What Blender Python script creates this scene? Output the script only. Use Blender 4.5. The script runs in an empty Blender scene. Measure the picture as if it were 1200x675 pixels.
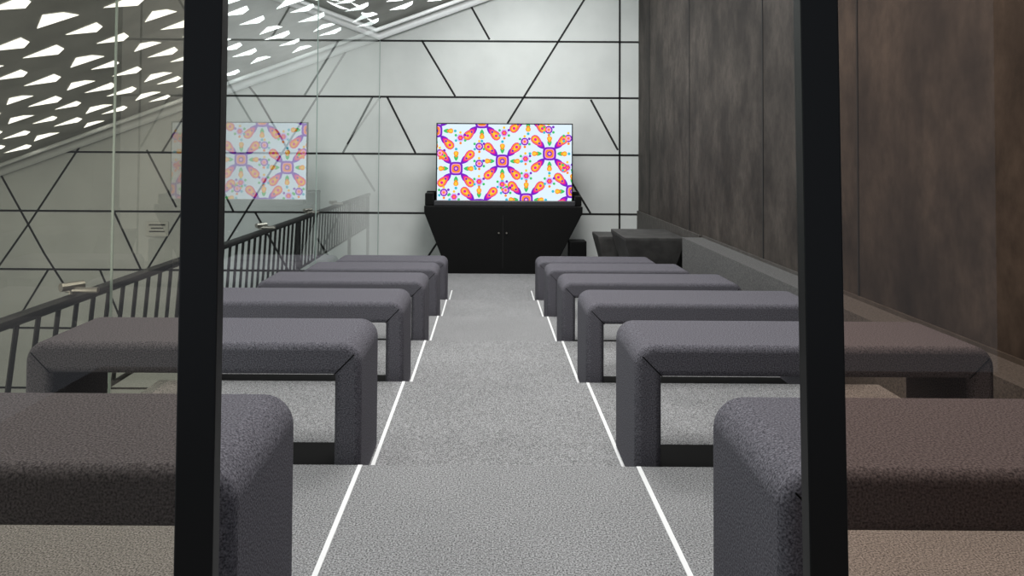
import bpy, bmesh, math, random
from mathutils import Vector, Matrix
random.seed(4)
scene = bpy.context.scene
try:
    scene.view_settings.view_transform = 'Standard'
    scene.view_settings.look = 'None'
except Exception: pass

# ------------------------------------------------------------------ helpers
def new_mat(name, color, rough=0.6, metal=0.0, spec=0.5):
    m = bpy.data.materials.new(name); m.use_nodes = True
    b = m.node_tree.nodes['Principled BSDF']
    b.inputs['Base Color'].default_value = (*color, 1)
    b.inputs['Roughness'].default_value = rough
    b.inputs['Metallic'].default_value = metal
    b.inputs['Specular IOR Level'].default_value = spec
    return m

def noisy(name, c1, c2, scale=50, rough=0.8, detail=4, bump=0.0, stretch=(1,1,1), lo=0.35, hi=0.65, spec=0.3, big=None):
    m = new_mat(name, c1, rough, spec=spec)
    nt = m.node_tree; N = nt.nodes; L = nt.links
    b = N['Principled BSDF']
    tc = N.new('ShaderNodeTexCoord'); mp = N.new('ShaderNodeMapping')
    mp.inputs['Scale'].default_value = stretch
    L.new(tc.outputs['Object'], mp.inputs['Vector'])
    n = N.new('ShaderNodeTexNoise'); n.inputs['Scale'].default_value = scale
    n.inputs['Detail'].default_value = detail
    L.new(mp.outputs['Vector'], n.inputs['Vector'])
    r = N.new('ShaderNodeValToRGB')
    r.color_ramp.elements[0].position = lo; r.color_ramp.elements[1].position = hi
    r.color_ramp.elements[0].color = (*c1, 1); r.color_ramp.elements[1].color = (*c2, 1)
    L.new(n.outputs['Fac'], r.inputs['Fac'])
    out = r.outputs['Color']
    if big:
        n2 = N.new('ShaderNodeTexNoise'); n2.inputs['Scale'].default_value = big[0]
        n2.inputs['Detail'].default_value = 8
        n2.inputs['Roughness'].default_value = .65
        L.new(mp.outputs['Vector'], n2.inputs['Vector'])
        r2 = N.new('ShaderNodeValToRGB')
        r2.color_ramp.elements[0].position = .35; r2.color_ramp.elements[1].position = .65
        v = big[1]
        r2.color_ramp.elements[0].color = (v, v, v, 1); r2.color_ramp.elements[1].color = (1, 1, 1, 1)
        L.new(n2.outputs['Fac'], r2.inputs['Fac'])
        mx = N.new('ShaderNodeMix'); mx.data_type = 'RGBA'; mx.blend_type = 'MULTIPLY'
        mx.inputs[0].default_value = 1
        L.new(out, mx.inputs[6]); L.new(r2.outputs['Color'], mx.inputs[7])
        out = mx.outputs[2]
    L.new(out, b.inputs['Base Color'])
    if bump:
        bp = N.new('ShaderNodeBump'); bp.inputs['Strength'].default_value = bump
        bp.inputs['Distance'].default_value = 0.01
        L.new(n.outputs['Fac'], bp.inputs['Height']); L.new(bp.outputs['Normal'], b.inputs['Normal'])
    return m

def emit(name, color, s=1.0):
    m = bpy.data.materials.new(name); m.use_nodes = True
    nt = m.node_tree; nt.nodes.clear()
    e = nt.nodes.new('ShaderNodeEmission'); o = nt.nodes.new('ShaderNodeOutputMaterial')
    e.inputs[0].default_value = (*color, 1); e.inputs[1].default_value = s
    nt.links.new(e.outputs[0], o.inputs[0]); return m

def glass(name, tint, boost=1.0):
    """thin sheet glass: Schlick reflectance, same from either side"""
    m = bpy.data.materials.new(name); m.use_nodes = True
    nt = m.node_tree; N = nt.nodes; L = nt.links; N.clear()
    o = N.new('ShaderNodeOutputMaterial'); mix = N.new('ShaderNodeMixShader')
    t = N.new('ShaderNodeBsdfTransparent'); t.inputs[0].default_value = (*tint, 1)
    g = N.new('ShaderNodeBsdfGlossy'); g.inputs['Roughness'].default_value = 0.0
    g.inputs[0].default_value = (1, 1, 1, 1)
    lw = N.new('ShaderNodeLayerWeight'); lw.inputs['Blend'].default_value = .5
    pw = N.new('ShaderNodeMath'); pw.operation = 'POWER'; pw.inputs[1].default_value = 5
    ma = N.new('ShaderNodeMath'); ma.operation = 'MULTIPLY_ADD'; ma.use_clamp = True
    ma.inputs[1].default_value = .92*boost; ma.inputs[2].default_value = .04*boost
    L.new(lw.outputs['Facing'], pw.inputs[0]); L.new(pw.outputs[0], ma.inputs[0]); L.new(ma.outputs[0], mix.inputs[0])
    L.new(t.outputs[0], mix.inputs[1]); L.new(g.outputs[0], mix.inputs[2]); L.new(mix.outputs[0], o.inputs[0])
    return m

def obj_from_bm(name, bm, mats, parent=None, smooth=False):
    me = bpy.data.meshes.new(name)
    bmesh.ops.recalc_face_normals(bm, faces=bm.faces)
    bm.to_mesh(me); bm.free()
    if not isinstance(mats, (list, tuple)): mats = [mats]
    for m in mats: me.materials.append(m)
    if smooth:
        for p in me.polygons: p.use_smooth = True
    o = bpy.data.objects.new(name, me); scene.collection.objects.link(o)
    if parent: o.parent = parent
    return o

def bm_box(bm, a, b, mi=0):
    vs = [bm.verts.new((x, y, z)) for x in (a[0], b[0]) for y in (a[1], b[1]) for z in (a[2], b[2])]
    fs = [(0,1,3,2),(4,6,7,5),(0,4,5,1),(2,3,7,6),(0,2,6,4),(1,5,7,3)]
    out = []
    for f in fs:
        fc = bm.faces.new([vs[i] for i in f]); fc.material_index = mi; out.append(fc)
    return vs, out

def box(name, a, b, mat, parent=None, bevel=0):
    bm = bmesh.new(); bm_box(bm, a, b)
    o = obj_from_bm(name, bm, mat, parent)
    if bevel:
        md = o.modifiers.new('bevel', 'BEVEL'); md.width = bevel; md.segments = 2
    return o

def bm_prism(bm, pts, y0, y1, mi=0):
    """pts: (x,z) outline extruded along y"""
    a = [bm.verts.new((p[0], y0, p[1])) for p in pts]
    b = [bm.verts.new((p[0], y1, p[1])) for p in pts]
    n = len(pts)
    f = [bm.faces.new(a), bm.faces.new(b[::-1])]
    for i in range(n):
        f.append(bm.faces.new((a[i], b[i], b[(i+1) % n], a[(i+1) % n])))
    for q in f: q.material_index = mi
    return f

def bm_tube(bm, p, q, r, seg=10, mi=0):
    p, q = Vector(p), Vector(q); d = q - p
    mat = Matrix.Translation((p + q) / 2) @ d.to_track_quat('Z', 'Y').to_matrix().to_4x4()
    ret = bmesh.ops.create_cone(bm, cap_ends=True, segments=seg, radius1=r, radius2=r, depth=d.length, matrix=mat)
    for v in ret['verts']:
        for fc in v.link_faces: fc.material_index = mi

def empty(name, loc=(0,0,0)):
    e = bpy.data.objects.new(name, None); e.location = loc; scene.collection.objects.link(e); return e

# ------------------------------------------------------------------ materials
M_carpet = noisy('carpet', (.065,.065,.066), (.44,.44,.445), scale=170, rough=.95, detail=4, bump=.12, spec=.1, lo=.33, hi=.67, big=(1.2,.88))
M_fabric = noisy('bench_fabric', (.042,.040,.048), (.175,.168,.192), scale=200, rough=.95, detail=5, bump=.18, spec=.1, lo=.33, hi=.67)
M_black = new_mat('black_metal', (.004,.004,.004), .4, spec=.3)
M_blackmatte = new_mat('black_matte', (.004,.004,.004), .8, spec=.1)
M_stand = new_mat('stand_black', (.003,.003,.003), .55, spec=.15)
M_line = new_mat('white_strip', (.80,.80,.80), .5)
M_wall = noisy('concrete_panel', (.55,.57,.555), (.63,.65,.63), scale=1.2, rough=.5, detail=4, lo=.3, hi=.7, spec=.3, big=(.4,.93))
M_groove = new_mat('groove_dark', (.010,.010,.010), .8)
M_steel = noisy('dark_wall', (.030,.025,.022), (.070,.059,.051), scale=1.8, rough=.68, detail=10, stretch=(1,1.1,.7), lo=.36, hi=.64, spec=.22, bump=.1, big=(9,.55))
M_curb = noisy('curb_gray', (.06,.06,.06), (.12,.117,.115), scale=90, rough=.9)
M_base = noisy('base_trim', (.05,.045,.04), (.07,.065,.06), scale=10, rough=.7)
M_ceil = noisy('perforated_metal', (.26,.26,.235), (.40,.40,.37), scale=1.3, rough=.5, detail=5)
M_light = emit('daylight_opening', (.95,1,1), 3.2)
M_white = new_mat('white_paint', (.9,.92,.92), .4)
M_rail = new_mat('rail_steel', (.006,.006,.006), .5, .0, .3)
M_chrome = new_mat('clamp_steel', (.35,.33,.30), .35, .9)
M_stone = noisy('dark_stone', (.035,.034,.033), (.06,.058,.056), scale=6, rough=.6)
M_atrium = noisy('atrium_floor', (.42,.43,.42), (.52,.53,.51), scale=2, rough=.6)
M_glass = glass('side_glass', (.90,.94,.92), 1.75)
M_doorL = glass('tinted_glass_left', (.72,.645,.55), 1.0)
M_doorR = glass('tinted_glass_right', (.80,.61,.49), .8)
M_joint = new_mat('glass_edge', (.25,.32,.29), .3)

# ------------------------------------------------------------------ terraced floor
H, P, E1 = .143, 1.547, 3.04
bm = bmesh.new()
edges = [-1.5, E1-P, E1, E1+P, E1+2*P, E1+3*P, E1+4*P, 13.2]
zt = [.143, 0, -H, -2*H, -3*H, -4*H, -5*H]
XW = 2.72
pts = []
for i, z in enumerate(zt):
    pts.append((edges[i], z)); pts.append((edges[i+1], z))
pts += [(13.2, -1.1), (-1.5, -1.1)]
a = [bm.verts.new((-2.06, p[0], p[1])) for p in pts]
b = [bm.verts.new((XW, p[0], p[1])) for p in pts]
bm.faces.new(a); bm.faces.new(b[::-1])
for i in range(len(pts)):
    j = (i+1) % len(pts); bm.faces.new((a[i], b[i], b[j], a[j]))
obj_from_bm('floor', bm, M_carpet)

# aisle strips
for nm, x in (('trim_1', -.525), ('trim_2', .627)):
    bm = bmesh.new()
    for i in range(1, 7):
        y1 = edges[i+1] if i < 6 else 10.6
        bm_box(bm, (x-.009, edges[i]+.005, zt[i]), (x+.009, y1-.004, zt[i]+.003))
    obj_from_bm(nm, bm, M_line)

# ------------------------------------------------------------------ benches
def bench(x0, x1, yf, zf):
    h, t, leg, r, dep = .62, .135, .115, .085, .50
    w = x1 - x0
    N = 8
    outer = [(0, .012)]
    for k in range(N+1):
        an = math.pi - k*math.pi/2/N
        outer.append((r+r*math.cos(an), h-r+r*math.sin(an)))
    for k in range(N+1):
        an = math.pi/2 - k*math.pi/2/N
        outer.append((w-r+r*math.cos(an), h-r+r*math.sin(an)))
    outer += [(w, .012), (w-leg, .012), (w-leg, h-t), (leg, h-t), (leg, .012)]
    bm = bmesh.new()
    bm_prism(bm, outer, 0, dep)
    bm.normal_update()
    ed = [e for e in bm.edges if abs(e.verts[0].co.y - e.verts[1].co.y) < 1e-6]
    bmesh.ops.bevel(bm, geom=ed, offset=.032, segments=5, affect='EDGES', profile=.5, clamp_overlap=True)
    for f in bm.faces: f.smooth = True
    bm_box(bm, (leg*.2, .02, 0), (w-leg*.2, dep-.02, .014), 1)
    bmesh.ops.recalc_face_normals(bm, faces=bm.faces)
    # mitre seams where the seat pad meets the end panels (front and back faces)
    for s0, s1 in ((leg, .03), (w-leg, w-.03)):
        for yy in (0.0, dep):
            bm_tube(bm, (s0, yy, h-t+.004), (s1, yy, h-.045), .0022, 6, 1)
    me = bpy.data.meshes.new('upholstered_bench')
    bm.to_mesh(me); bm.free()
    me.materials.append(M_fabric); me.materials.append(M_blackmatte)
    o = bpy.data.objects.new('upholstered_bench', me); scene.collection.objects.link(o)
    md = o.modifiers.new('wn', 'WEIGHTED_NORMAL'); md.mode = 'FACE_AREA'; md.weight = 100; md.keep_sharp = True
    o.location = (x0, yf, zf)
    return o

for k in range(6):
    yf = 1.57 + P*k
    zf = -H*k
    bench(-1.98, -.54, yf, zf)
    bench(.63, 2.17, yf, zf)

# ------------------------------------------------------------------ walls
D = 13.2
def ceil_z(x): return 1.04 + (x + 8.76)*.368
bm = bmesh.new()
bm_prism(bm, [(-9.6,-4), (3.0,-4), (3.0,ceil_z(3.0)), (-9.6,ceil_z(-9.6))], D, D+.2)
obj_from_bm('wall_back', bm, M_wall)

# panel joints of the back wall, plus one painted-in reflected diagonal; drawn on the elevation (u right, v down, 15.53 mm units)
S = .01553
def W(u, v): return (( u-573)*S, 1.3-(v-178)*S)
lines = []
for v in (-18, 48, 114, 181, 250, 318, 386, 455):
    lines.append(((-20, v), (748, v)))
lines += [((726,-130),(726,318)), ((683,0),(593,147)), ((593,147),(550,214)), ((705,-36),(683,0)), ((547,0),(573,46)), ((493,47),(533,113)), ((453,114),(487,180)),
 ((445,114),(407,170)), ((692,116),(724,175)), ((670,213),(692,249)), ((413,182),(440,225)), ((516,280),(503,300)),
 ((412,48),(330,182)), ((330,182),(268,285)), ((300,114),(340,181)), ((280,90),(300,114)), ((103,160),(38,262)), ((38,262),(0,318)), ((172,178),(208,245)), ((135,250),(168,318)),  # first two segments: a reflected diagonal, drawn onto the wall as a groove
 ((0,205),(55,300)), ((55,300),(95,360)), ((230,114),(190,181)), ((215,250),(175,318)), ((60,318),(20,386)), ((300,250),(340,318)), ((120,318),(150,386)),
 ((240,181),(275,250)), ((400,250),(375,300))]
bm = bmesh.new()
for p, q in lines:
    (x1, z1), (x2, z2) = W(*p), W(*q)
    d = Vector((x2-x1, 0, z2-z1))
    if z1 == z2:
        x1 = max(x1, (z1-1.04)/.368-8.76 + .05)
        if x1 > x2: continue
        d = Vector((x2-x1, 0, 0))
    n = Vector((-d.z, 0, d.x)).normalized() * .018
    A, B = Vector((x1, D, z1)), Vector((x2, D, z2))
    vs = []
    for yy in (D-.004, D+.002):
        for pt in (A+n, B+n, B-n, A-n):
            vs.append(bm.verts.new((pt.x, yy, pt.z)))
    bm.faces.new(vs[:4]); bm.faces.new(vs[4:][::-1])
    for i in range(4):
        j = (i+1) % 4; bm.faces.new((vs[i], vs[i+4], vs[j+4], vs[j]))
obj_from_bm('trim_3', bm, M_groove)

box('wall_right', (XW, -1.5, -1.1), (XW+.25, D, 5.6), M_steel)
bm = bmesh.new()
for y in (9.84, 7.2, 5.35, 3.2, 12.3):
    bm_box(bm, (XW-.006, y-.010, .25), (XW+.002, y+.010, 5.3))
obj_from_bm('trim_4', bm, M_groove)
box('baseboard_right', (XW-.03, 9.3, -.7), (XW-.001, D-.01, .25), M_base)
bm = bmesh.new()
bm_box(bm, (2.45, 1.3, -.7), (XW-.002, 9.2, .235))
bm_box(bm, (XW-.02, 1.3, .235), (XW-.002, 9.2, .262), 1)
obj_from_bm('trim_5', bm, [M_curb, M_base])

box('wall_left', (-9.8, -1.5, -4), (-9.6, D, .8), M_wall)
box('atrium_floor', (-9.6, -1.5, -4.2), (-2.07, D, -4.0), M_atrium)

# ------------------------------------------------------------------ ceiling with skylight openings
bm = bmesh.new()
bm_prism(bm, [(-9.6,ceil_z(-9.6)), (3.0,ceil_z(3.0)), (3.0,ceil_z(3.0)+.12), (-9.6,ceil_z(-9.6)+.12)], -1.5, D)
x = -9.25; row = 0
while x < 2.4:
    y = .3 + (row % 2)*.32; col = 0
    while y < D-.45:
        fl = 1 if (row+col*2) % 3 else -1
        s = random.uniform(.78, 1.0)
        cx, cy = x+random.uniform(-.03,.03), y+random.uniform(-.03,.03)
        tri = []
        sh = ((-.22,-.13*fl), (.20,-.17*fl), (.16,.05*fl), (.02,.17*fl))
        for px, py in sh:
            X_ = cx+px*s
            tri.append(bm.verts.new((X_, cy+py*s, ceil_z(X_)-.006)))
        f = bm.faces.new(tri); f.material_index = 1
        y += .64; col += 1
    x += .60; row += 1
me = bpy.data.meshes.new('ceiling'); bm.to_mesh(me); bm.free()
me.materials.append(M_ceil); me.materials.append(M_light)
scene.collection.objects.link(bpy.data.objects.new('ceiling', me))

# edge beams where the roof meets the wall
bm = bmesh.new()
for yy, dz, r in ((D-.14, -.14, .075), (D-.5, -.10, .035)):
    bm_tube(bm, (-9.5, yy, ceil_z(-9.5)+dz), (2.6, yy, ceil_z(2.6)+dz), r, 12)
obj_from_bm('roof_edge_beam', bm, M_white, smooth=True)

# ------------------------------------------------------------------ glass side wall
GX = -1.995
joints = [1.32, 3.86, 8.4, 13.15]
gw = empty('window_1')
for i in range(3):
    bm = bmesh.new()
    y0, y1 = joints[i]+.006, joints[i+1]-.006
    v = [bm.verts.new(c) for c in ((GX,y0,-.7),(GX,y1,-.7),(GX,y1,ceil_z(GX)-.01),(GX,y0,ceil_z(GX)-.01))]
    bm.faces.new(v)
    obj_from_bm('pane_%d' % (i+1), bm, M_glass, gw)
bm = bmesh.new()
for y in joints[1:]:
    bm_box(bm, (GX-.006, y-.003, -.7), (GX+.006, y+.003, ceil_z(GX)-.02))
obj_from_bm('joint_seals', bm, M_joint, gw)

# ------------------------------------------------------------------ railing outside the glass
RX, RZ = -2.14, 1.3-.361*2.14
bm = bmesh.new()
bm_tube(bm, (RX, 1.3, RZ), (RX, 13.0, RZ), .030, 12)
bm_tube(bm, (RX, 1.3, RZ-.56), (RX, 13.0, RZ-.56), .014, 10)
y = 1.5
while y < 12.9:
    bm_tube(bm, (RX, y+.06, RZ), (RX, y-.04, RZ-.56), .012, 6)
    y += .16
for y in (2.2, 5.2, 8.2, 11.2, 12.9):
    bm_box(bm, (RX-.02, y-.03, -1.1), (RX+.02, y+.03, RZ))
for y in (3.75, 6.85, 8.6, 10.0):
    bm_tube(bm, (RX, y, RZ+.0), (RX, y, RZ+.07), .016, 10, 1)
    bm_tube(bm, (RX-.03, y-.05, RZ+.07), (RX+.03, y+.05, RZ+.07), .022, 10, 1)
    bm_tube(bm, (RX-.03, y, RZ+.05), (GX-.01, y, RZ+.05), .015, 10, 1)
obj_from_bm('stair_railing', bm, [M_rail, M_chrome])

# wall sign in atrium
sg = empty('wall_sign', (-6.0, D-.03, -.13))
box('plate', (-.2,-.0,-.13), (.2,.02,.13), new_mat('sign_plate', (.55,.56,.52), .4), sg, .005)
bm = bmesh.new()
for k, ww in enumerate((.15,.11,.14)):
    bm_box(bm, (-ww, -.004, .06-k*.06), (ww, .001, .085-k*.06))
obj_from_bm('lettering', bm, M_groove, sg)

# ------------------------------------------------------------------ media stand
st = empty('media_stand', (0, 0, -.715))
def stp(z): return z + .715
bm = bmesh.new()
front = [(-1.07,stp(.40)),(1.56,stp(.40)),(1.56,stp(.29)),(1.04,0),(-.665,0),(-1.07,stp(.29))]
bm_prism(bm, front, 12.05, 12.62)
o = obj_from_bm('body', bm, M_stand, st)
md = o.modifiers.new('b','BEVEL'); md.width=.012; md.segments=2
box('rear_upright', (-1.07, 12.55, stp(.40)), (1.56, 12.62, stp(.62)), M_stand, st, .01)
box('cheek_1', (-1.07, 12.2, stp(.40)), (-.93, 12.55, stp(.60)), M_stand, st, .01)
box('cheek_2', (1.45, 12.2, stp(.40)), (1.56, 12.55, stp(.56)), M_stand, st, .01)
box('door_seam', (.235, 12.045, stp(-.62)), (.241, 12.052, stp(.25)), M_groove, st)
bm = bmesh.new()
bm_tube(bm, (.17,12.01,stp(-.04)), (.17,12.05,stp(-.04)), .013, 12)
bm_tube(bm, (.30,12.01,stp(-.04)), (.30,12.05,stp(-.04)), .013, 12)
obj_from_bm('door_knobs', bm, M_chrome, st)
# ------------------------------------------------------------------ television
tv = empty('television', (-.88, 12.36, .46))
TW, TH = 2.29, 1.31
box('casing', (-.02, .0, -.02), (TW+.02, .06, TH+.02), M_black, tv, .006)
box('foot', (.5, -.12, -.059), (TW-.5, .12, -.02), M_black, tv, .006)
box('sound_bar', (-.03, -.28, -.058), (TW+.03, -.14, .025), new_mat('soundbar', (.03,.03,.034), .4), tv, .01)
palette = [('scr_bg',(.74,.88,.97)),('scr_purple',(.20,.02,.55)),('scr_orange',(.97,.27,.03)),('scr_magenta',(.82,.02,.32)),
           ('scr_green',(.06,.55,.14)),('scr_yellow',(.98,.60,.05)),('scr_pink',(.95,.36,.66)),('scr_lilac',(.62,.56,.97)),('scr_teal',(.05,.50,.66))]
pm = [emit(n, c, 1.05) for n, c in palette]
bm = bmesh.new()
def poly(pts, mi, lay):
    c = []
    for (u, v) in pts:
        u = min(max(u, 0), 157); v = min(max(v, 0), 90)
        c.append((u/157*TW, -.002-.0006*lay, (90-v)/90*TH))
    us = [p[0] for p in c]; vs = [p[2] for p in c]
    if max(us)-min(us) < .004 or max(vs)-min(vs) < .004: return
    f = bm.faces.new([bm.verts.new(p) for p in c]); f.material_index = mi
def disc(u, v, r, mi, lay, n=14, sq=0):
    poly([(u+r*math.cos(2*math.pi*k/n+sq), v+r*math.sin(2*math.pi*k/n+sq)) for k in range(n)], mi, lay)
def rsq(u, v, r, mi, lay, rot):
    pts = []
    for k in range(24):
        a_ = 2*math.pi*k/24
        c_, s_ = math.cos(a_), math.sin(a_)
        q = r/((abs(c_)**4+abs(s_)**4)**.25)
        pts.append((u+q*math.cos(a_+rot), v+q*math.sin(a_+rot)))
    poly(pts, mi, lay)
def drop(u, v, ang, r0, r1, wid, mi, lay):
    L = r1-r0; pts = []
    n = 14
    for k in range(n):
        t = 2*math.pi*k/n
        a_ = r0+L*(.5-.5*math.cos(t)); tt = (a_-r0)/L
        wd = wid*math.sin(t)*(.45+.65*tt)
        pts.append((u+a_*math.cos(ang)-wd*math.sin(ang), v+a_*math.sin(ang)+wd*math.cos(ang)))
    poly(pts, mi, lay)
poly([(0,0),(157,0),(157,90),(0,90)], 0, 0)
def rosette(u, v, rot):
    for k in range(8):
        a_ = rot + k*math.pi/4
        if k % 2:
            drop(u, v, a_, 8, 20, 4.8, 1, 2)
            drop(u, v, a_, 12, 29, 6.2, 3, 3); drop(u, v, a_, 14.5, 28.2, 5.0, 2, 4); drop(u, v, a_, 18, 27, 3.0, 5, 5)
            disc(u+23.4*math.cos(a_), v+23.4*math.sin(a_), 1.9, 3, 6, 8)
            disc(u+17*math.cos(a_), v+17*math.sin(a_), 1.4, 1, 7, 6)
        else:
            drop(u, v, a_, 9, 16, 3.0, 4, 2)
            drop(u, v, a_, 13, 20.5, 3.6, 2, 3); drop(u, v, a_, 15, 19.8, 2.3, 5, 4)
            disc(u+22.8*math.cos(a_), v+22.8*math.sin(a_), 1.7, 8, 2, 8)
    rsq(u, v, 7.8, 1, 8, rot); rsq(u, v, 5.6, 6, 9, rot); rsq(u, v, 4.8, 2, 10, rot); disc(u, v, 3.0, 1, 11, 12); disc(u, v, 1.6, 6, 12, 8)
for (u, v, r) in ((22,52,.0),(76,43,.0),(131,34,.0),(49,95,.0),(104,88,.0),(-2,8,.0),(52,-3,.0),(106,-12,.0),(158,78,.0)):
    rosette(u, v, r)
for n_, (u, v) in enumerate(((27,16),(49,26),(49,67),(80,77),(104,60),(102,20),(78,10),(8,80),(131,66),(153,16),(152,50),(3,34),(103,40),(49,46),(76,70),(130,6),(20,85))):
    disc(u, v, 4.6, 1 if n_ % 2 else 7, 1, 12); disc(u, v, 3.3, 6 if n_ % 2 else 3, 13, 6); disc(u, v, 1.5, 2, 14, 8)
    for k in range(6):
        a_ = .5+k*math.pi/3
        disc(u+6.2*math.cos(a_), v+6.2*math.sin(a_), 1.6, (4, 2, 8, 4, 5, 1)[k], 12.5, 7)
me = bpy.data.meshes.new('screen_image'); bm.to_mesh(me); bm.free()
for m in pm: me.materials.append(m)
so = bpy.data.objects.new('screen_image', me); scene.collection.objects.link(so); so.parent = tv

# ------------------------------------------------------------------ tapered pedestals + speaker
def pedestal(name, x0, x1, y0, y1, zt_, taper, zmid):
    zf = -.715
    bm = bmesh.new()
    rings = [(0, zt_), (0, zt_-.04), (taper, zmid), (taper, zf)]
    prev = None
    for ins, z in rings:
        r = [bm.verts.new(c) for c in ((x0+ins,y0+ins*.6,z),(x1-ins,y0+ins*.6,z),(x1-ins,y1-ins*.3,z),(x0+ins,y1-ins*.3,z))]
        if prev:
            for i in range(4): bm.faces.new((prev[i], prev[(i+1)%4], r[(i+1)%4], r[i]))
        else: bm.faces.new(r)
        prev = r
    bm.faces.new(prev[::-1])
    o = obj_from_bm(name, bm, M_stone)
    md = o.modifiers.new('b','BEVEL'); md.width=.01; md.segments=2
pedestal('tapered_pedestal', 1.85, 2.67, 9.86, 11.0, .15, .12, -.28)
pedestal('tapered_pedestal', 1.68, 2.3, 11.1, 11.8, .02, .10, -.40)
sp_ = empty('floor_speaker', (1.34, 12.0, -.715))
box('cabinet', (0,0,0), (.28,.3,.55), M_stand, sp_, .01)
box('grille', (.02,-.012,.04), (.26,0.0,.52), M_blackmatte, sp_)

# ------------------------------------------------------------------ entrance glazing
M_bead = new_mat('bead', (.03,.03,.032), .4)
def post(name, x, lean, side, gm, y=1.2):
    e = empty(name, (x, y, 1.3)); e.rotation_euler = (0, lean, 0)
    box('stile', (-.031,-.015,-1.13), (.031,.015,1.1), M_black, e, .002)
    box('glazing_bead', (side*.031-.003,-.008,-1.13), (side*.031+.003,.008,1.1), M_bead, e)
    bm = bmesh.new()
    xa, xb = (side*.033, side*1.45)
    v = [bm.verts.new(c) for c in ((xa,0,-1.13),(xb,0,-1.13),(xb,0,1.1),(xa,0,1.1))]
    bm.faces.new(v); obj_from_bm('glass', bm, gm, e)
    box('top_rail', (min(xa,xb),-.015,1.0), (max(xa,xb),.015,1.1), M_black, e)
    box('bottom_rail', (min(xa,xb),-.015,-1.13), (max(xa,xb),.015,-1.03), M_black, e)
    return e
post('door_1', -.471, math.radians(.1), -1, M_doorL)
post('door_2', .544, math.radians(-.7), 1, M_doorR)

# ------------------------------------------------------------------ lights
def area(loc, rot, sx, sy, e, col=(1,1,1)):
    l = bpy.data.lights.new('fill_light', 'AREA'); l.shape = 'RECTANGLE'; l.size = sx; l.size_y = sy
    l.energy = e; l.color = col
    o = bpy.data.objects.new('fill_light', l); o.location = loc; o.rotation_euler = rot; scene.collection.objects.link(o)
for y in (2.8, 5.8, 8.8):
    area((.3, y, 4.05), (0,0,0), 1.8, 1.2, 110, (1,.985,.97))  # unseen lamps added under the ceiling to light the room
area((.4, 10.4, 4.2), (math.radians(30),0,0), 2.4, .6, 135, (.98,1,1))  # unseen lamp added to brighten the back wall
area((-5.5, 1.0, 1.0), (math.radians(80),0,0), 5, 2, 170, (.97,1,.95))  # unseen fill added at mid-height to brighten the atrium
w = bpy.data.worlds.new('world'); scene.world = w; w.use_nodes = True
w.node_tree.nodes['Background'].inputs[0].default_value = (.80,.88,1,1)
w.node_tree.nodes['Background'].inputs[1].default_value = .45

# ------------------------------------------------------------------ camera
cd = bpy.data.cameras.new('camera'); cam = bpy.data.objects.new('camera', cd); scene.collection.objects.link(cam)
cd.sensor_width = 36; cd.lens = 25.5
pitch = 1.5
cam.location = (0, 0, 1.3)
cam.rotation_euler = (math.radians(90+pitch), math.radians(-.35), 0)
cd.shift_x = 27/1200
cd.shift_y = -(337.5-(178-850*math.tan(math.radians(pitch))))/1200
cd.clip_start = .05
scene.camera = cam
